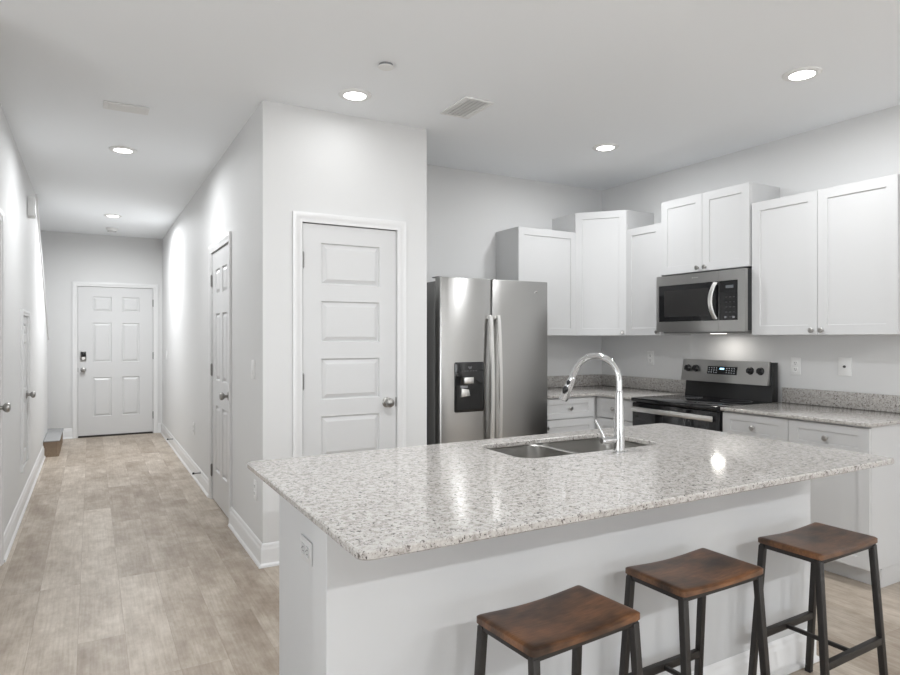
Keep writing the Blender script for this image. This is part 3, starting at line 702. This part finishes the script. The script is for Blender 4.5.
# ------------------------------------------------------------------ range
ry0, ry1 = 2.716, 3.460; W = ry1 - ry0
D_SHIFT = .045
rg = thing('electric_range', 'freestanding electric range with black glass top and stainless back panel', 'range', (3.52, ry1, -.03), R_M90)
D = XR - 3.52
b = BM(); box(b, .003, W - .003, .02, D - .02, .06, .888, .002); box(b, .02, W - .02, .06, D - .04, .03, .06); obj('body', b, M_BLACK, rg)
b = BM(); box(b, 0, W, -.030, D - .110, .889, .9165, .006); ct = obj('cooktop', b, M_GLASSBLK, rg)
for x, y, r in ((.19, .13, .10), (.57, .13, .085), (.19, .40, .075), (.57, .40, .10)):
    b = BM(); lathe(b, [(r, 0), (r + .002, 0), (r + .002, .0004), (r, .0004)], 40, T_(x, y, .9166), cap=False); obj('burner_ring', b, M_GREY, ct)
b = BM(); box(b, .004, W - .004, -.020, .018, .22, .880, .006); od = obj('oven_door', b, M_GLASSBLK, rg)
b = BM(); box(b, .14, W - .14, -.0215, -.019, .34, .70, .0); obj('window', b, M_OVENWIN, od)
b = BM(); box(b, .018, W - .05 + .03, -.052, -.038, .818, .853, .005); 
for x in (.05, W - .06): box(b, x - .012, x + .012, -.040, -.019, .825, .847, .003)
obj('handle', b, M_STEEL_H, od)
b = BM(); box(b, .004, W - .004, -.018, .018, .065, .212, .005); obj('storage_drawer', b, M_BLACK, rg)
# back guard: black riser and tilted stainless panel
D -= D_SHIFT
b = BM(); prism(b, [(D - .075, .915), (D - .005, .915), (D - .005, 1.186), (D - .062, 1.186), (D - .062, 1.02)], .012, W - .001, 'x', .002); obj('back_guard', b, M_BLACK, rg)
b = BM(); prism(b, [(D - .112, 1.030), (D - .063, 1.030), (D - .063, 1.192), (D - .083, 1.192)], .004, W - .012, 'x', .003); bp = obj('control_panel', b, M_STEEL, rg)
tilt = math.atan2(.029, .162)
def onpanel(x, z, out=0.0):   # point on the tilted face
    return T_(x, D - .112 + (z - 1.030) * .029 / .162, z) @ RX(-tilt) @ T_(0, -out, 0)
for x in (.062, .136, .598, .676):
    b = BM(); lathe(b, [(0, 0), (.027, 0), (.027, .003), (.022, .006), (.0205, .024), (.018, .026), (0, .026)], 24, onpanel(x, 1.125) @ RX(PI / 2)); box(b, -.005, .005, -.036, -.02, -.020, .020, .002, 2, onpanel(x, 1.125) @ RY(.3))
    obj('control_knob', b, M_BLACK, bp)
b = BM(); box(b, .240, .492, -.0025, 0, -.029, .029, .002, 1, onpanel(0, 1.118)); ds = obj('display', b, M_GLASSBLK, bp)
b = BM(); box(b, .348, .384, -.0032, -.0024, .006, .018, 0, 1, onpanel(0, 1.118)); obj('digits', b, M_DIGIT, ds)
b = BM()
for k in range(4):
    for z in (-.016, .0, .016):
        for x in (.256 + k * .021, .406 + k * .021):
            box(b, x - .004, x + .004, -.003, -.0024, z - .0012, z + .0012, 0, 1, onpanel(0, 1.118))
obj('key_marks', b, M_WHITEMARK, ds)

# ------------------------------------------------------------------ microwave
my1, MW = 3.478, .760; MZ0, MZ1 = 1.372, 1.792
mw = thing('microwave', 'stainless over-the-range microwave under the short cabinet', 'microwave', (3.777, my1, MZ0), R_M90)
D = XR - 3.777; h = MZ1 - MZ0
b = BM(); box(b, .004, MW - .002, .028, D - .002, .006, h, .004); obj('case', b, M_BLACK, mw)
b = BM(); box(b, .03, MW - .03, .04, D - .03, -.012, .006, .004); obj('vent_base', b, M_MID, mw)
# steel face frame split into door and panel
VX = .555
b = BM(); slab(b, VX - .001, h, .027, [(.022, VX - .0012, .075, h - .072)], [(0, 0), (.0008, .003)], 0, 0, 0); dm = obj('door', b, M_STEEL, mw, ang=25)
b = BM(); box(b, .0235, VX - .002, .0018, .0034, .0765, h - .0735); wi = obj('window', b, M_GLASSBLK, dm)
b = BM(); box(b, .075, VX - .085, .0008, .0019, .112, h - .112, .0); obj('mesh_screen', b, mat('microwave_mesh', (.018, .017, .017), .3), wi)
b = BM(); slab(b, MW - VX - .001, h, .027, [(.0015, MW - VX - .057, .075, h - .072)], [(0, 0), (.0008, .003)], VX + .001, 0, 0); pm = obj('control_side', b, M_STEEL, mw, ang=25)
b = BM(); box(b, VX + .003, MW - .0585, .0018, .0034, .0765, h - .0735); cp = obj('keypad', b, M_GLASSBLK, pm)
b = BM(); box(b, VX + .055, VX + .115, .0008, .0019, h - .125, h - .105); obj('display', b, mat('dim_display', (.12, .13, .14), .4), cp)
b = BM()
for r in range(5):
    for c in range(3): box(b, VX + .052 + c * .030, VX + .068 + c * .030, .001, .0019, .095 + r * .034, .101 + r * .034)
obj('key_marks', b, mat('keypad_marking', (.06, .06, .062), .5), cp)
b = BM(); box(b, VX + .045, VX + .060, .0006, .0019, .090, .104); box(b, VX + .108, VX + .126, .0006, .0019, .090, .104); obj('start_keys', b, M_GREY, cp)
# curved handle
b = BM(); t = bmesh.new(); rings = []; n = 16
for k in range(n + 1):
    u = k / n; z = .085 + (h - .165) * u; q = 1 - (2 * u - 1) ** 2; bow = .012 + .030 * q; xo = VX - .030 - .022 * q + .012
    rings.append([t.verts.new((xo + sx, -bow + sy, z)) for sx, sy in ((-.016, .004), (-.012, -.006), (.012, -.006), (.016, .004), (.012, .008), (-.012, .008))])
for A, B in zip(rings, rings[1:]):
    for j in range(6): t.faces.new([A[j], A[(j + 1) % 6], B[(j + 1) % 6], B[j]])
t.faces.new(rings[0]); t.faces.new(rings[-1]); join(b, t)
for z in (.092, h - .087): box(b, VX - .030, VX - .012, -.010, .001, z - .008, z + .008, .002)
obj('handle', b, M_STEEL_H, dm)
b = BM(); box(b, .33, .338, -.0012, 0, h - .036, h - .028, .0005); box(b, .342, .385, -.0012, 0, h - .034, h - .030, .0005); obj('badge', b, M_STEEL_H, dm)
# cooktop lamp of the microwave
b = BM(); box(b, .33, .43, .20, .25, -.016, -.0121, .001); wl = obj('cooktop_lamp', b, emit('cooktop_lamp_lens', (1, .96, .9), 2.0), mw)
area('lamp', (.38, .225, -.02), (0, 0, 0), .6, .09, .05, (1, .96, .9), mw)

# ------------------------------------------------------------------ stools
SWX, SWY, SZ = .380, .233, .605
def stool(label, x, y, rz):
    t = thing('bar_stool', label, 'stool', (x, y, 0), rz, 'bar stools along the island')
    # saddle seat
    b = BM(); nx, ny = 24, 8; T = bmesh.new(); th = .022
    outline = roundpoly([(-SWX / 2, -SWY / 2), (SWX / 2, -SWY / 2), (SWX / 2, SWY / 2), (-SWX / 2, SWY / 2)], [.02] * 4, 5)
    dip = lambda x_: -.009 * math.cos(PI * x_ / SWX) ** 1.2 if abs(x_) < SWX / 2 else 0.0
    # top grid clamped to the rounded outline
    g = [[None] * (ny + 1) for _ in range(nx + 1)]; gb = [[None] * (ny + 1) for _ in range(nx + 1)]
    def cl(x_, y_):
        r = .014; ax, ay = abs(x_) - (SWX / 2 - r), abs(y_) - (SWY / 2 - r)
        if ax > 0 and ay > 0:
            l = max(ax, ay); k = l / math.hypot(ax, ay); ax, ay = ax * k, ay * k
            return math.copysign(SWX / 2 - r + ax, x_), math.copysign(SWY / 2 - r + ay, y_)
        return x_, y_
    xs = sorted([-SWX / 2, -SWX / 2 + .006, -SWX / 2 + .013] + [-SWX / 2 + .022 + (SWX - .044) * k / 18 for k in range(19)] + [SWX / 2 - .013, SWX / 2 - .006, SWX / 2])
    ys = sorted([-SWY / 2, -SWY / 2 + .006, -SWY / 2 + .013] + [-SWY / 2 + .022 + (SWY - .044) * k / 6 for k in range(7)] + [SWY / 2 - .013, SWY / 2 - .006, SWY / 2])
    top = {}; bot = {}
    for i, xx in enumerate(xs):
        for j, yy in enumerate(ys):
            px, py = cl(xx, yy); z = SZ + dip(px)
            edge = min(SWX / 2 - abs(xx), SWY / 2 - abs(yy))
            rd = .005 if edge < 1e-6 else (.0012 if edge < .0065 else 0)
            top[i, j] = T.verts.new((px, py, z - rd)); bot[i, j] = T.verts.new((px, py, SZ - th + (.002 if edge < 1e-6 else 0) + dip(px) * .35))
    for i in range(len(xs) - 1):
        for j in range(len(ys) - 1):
            T.faces.new([top[i, j], top[i + 1, j], top[i + 1, j + 1], top[i, j + 1]]); T.faces.new([bot[i, j], bot[i, j + 1], bot[i + 1, j + 1], bot[i + 1, j]])
    I, J = len(xs) - 1, len(ys) - 1
    for i in range(I):
        T.faces.new([top[i, 0], bot[i, 0], bot[i + 1, 0], top[i + 1, 0]]); T.faces.new([top[i, J], top[i + 1, J], bot[i + 1, J], bot[i, J]])
    for j in range(J):
        T.faces.new([top[0, j], top[0, j + 1], bot[0, j + 1], bot[0, j]]); T.faces.new([top[I, j], bot[I, j], bot[I, j + 1], top[I, j + 1]])
    join(b, T); obj('seat', b, M_SEAT, t, ang=50)
    # steel: top frame, legs, stretchers
    zt = SZ - th - .0035; hx, hy = SWX / 2 - .016, SWY / 2 - .016
    b = BM()
    for s in (-1, 1):
        bar(b, (-hx - .01, s * hy, zt - .005), (hx + .01, s * hy, zt - .005), .016, .015, bev=.002); bar(b, (s * hx, -hy + .01, zt - .005), (s * hx, hy - .01, zt - .005), .016, .015, bev=.002)
    obj('seat_frame', b, M_METAL, t)
    fxo, fyo = .016, .040
    def legp(sx, sy, z):
        u = 1 - z / zt; return (sx * (hx + fxo * u), sy * (hy + fyo * u), z)
    for sx in (-1, 1):
        for sy in (-1, 1):
            b = BM(); bar(b, legp(sx, sy, zt - .004), legp(sx, sy, 0.006), .0215, .0215, (0, 1, 0), .002); lg = obj('leg', b, M_METAL, t)
            p = legp(sx, sy, 0.0); b = BM(); box(b, p[0] - .0118, p[0] + .0118, p[1] - .0118, p[1] + .0118, 0, .012, .003); obj('foot_cap', b, M_BLACK, lg)
    zs_ = .235
    for sy in (-1, 1):
        a, c = legp(-1, sy, zs_), legp(1, sy, zs_); b = BM(); bar(b, (a[0] + .011, a[1], a[2]), (c[0] - .011, c[1], c[2]), .020, .026, bev=.002); obj('stretcher', b, M_METAL, t)
    a, c = legp(0, -1, zs_), legp(0, 1, zs_); b = BM(); bar(b, (0, a[1] + .009, zs_), (0, c[1] - .009, zs_), .014, .014, bev=.002); obj('cross_rod', b, M_METAL, t)
    return t
stool('reddish wooden saddle-seat stool with black legs, nearest the island left end', 1.074, 1.322, math.radians(4.2))
stool('wooden saddle-seat bar stool with black legs, middle one of three at the island', 1.663, 1.377, math.radians(1.1))
stool('wooden saddle-seat stool with black legs at the island right end', 2.306, 1.364, math.radians(1.6))
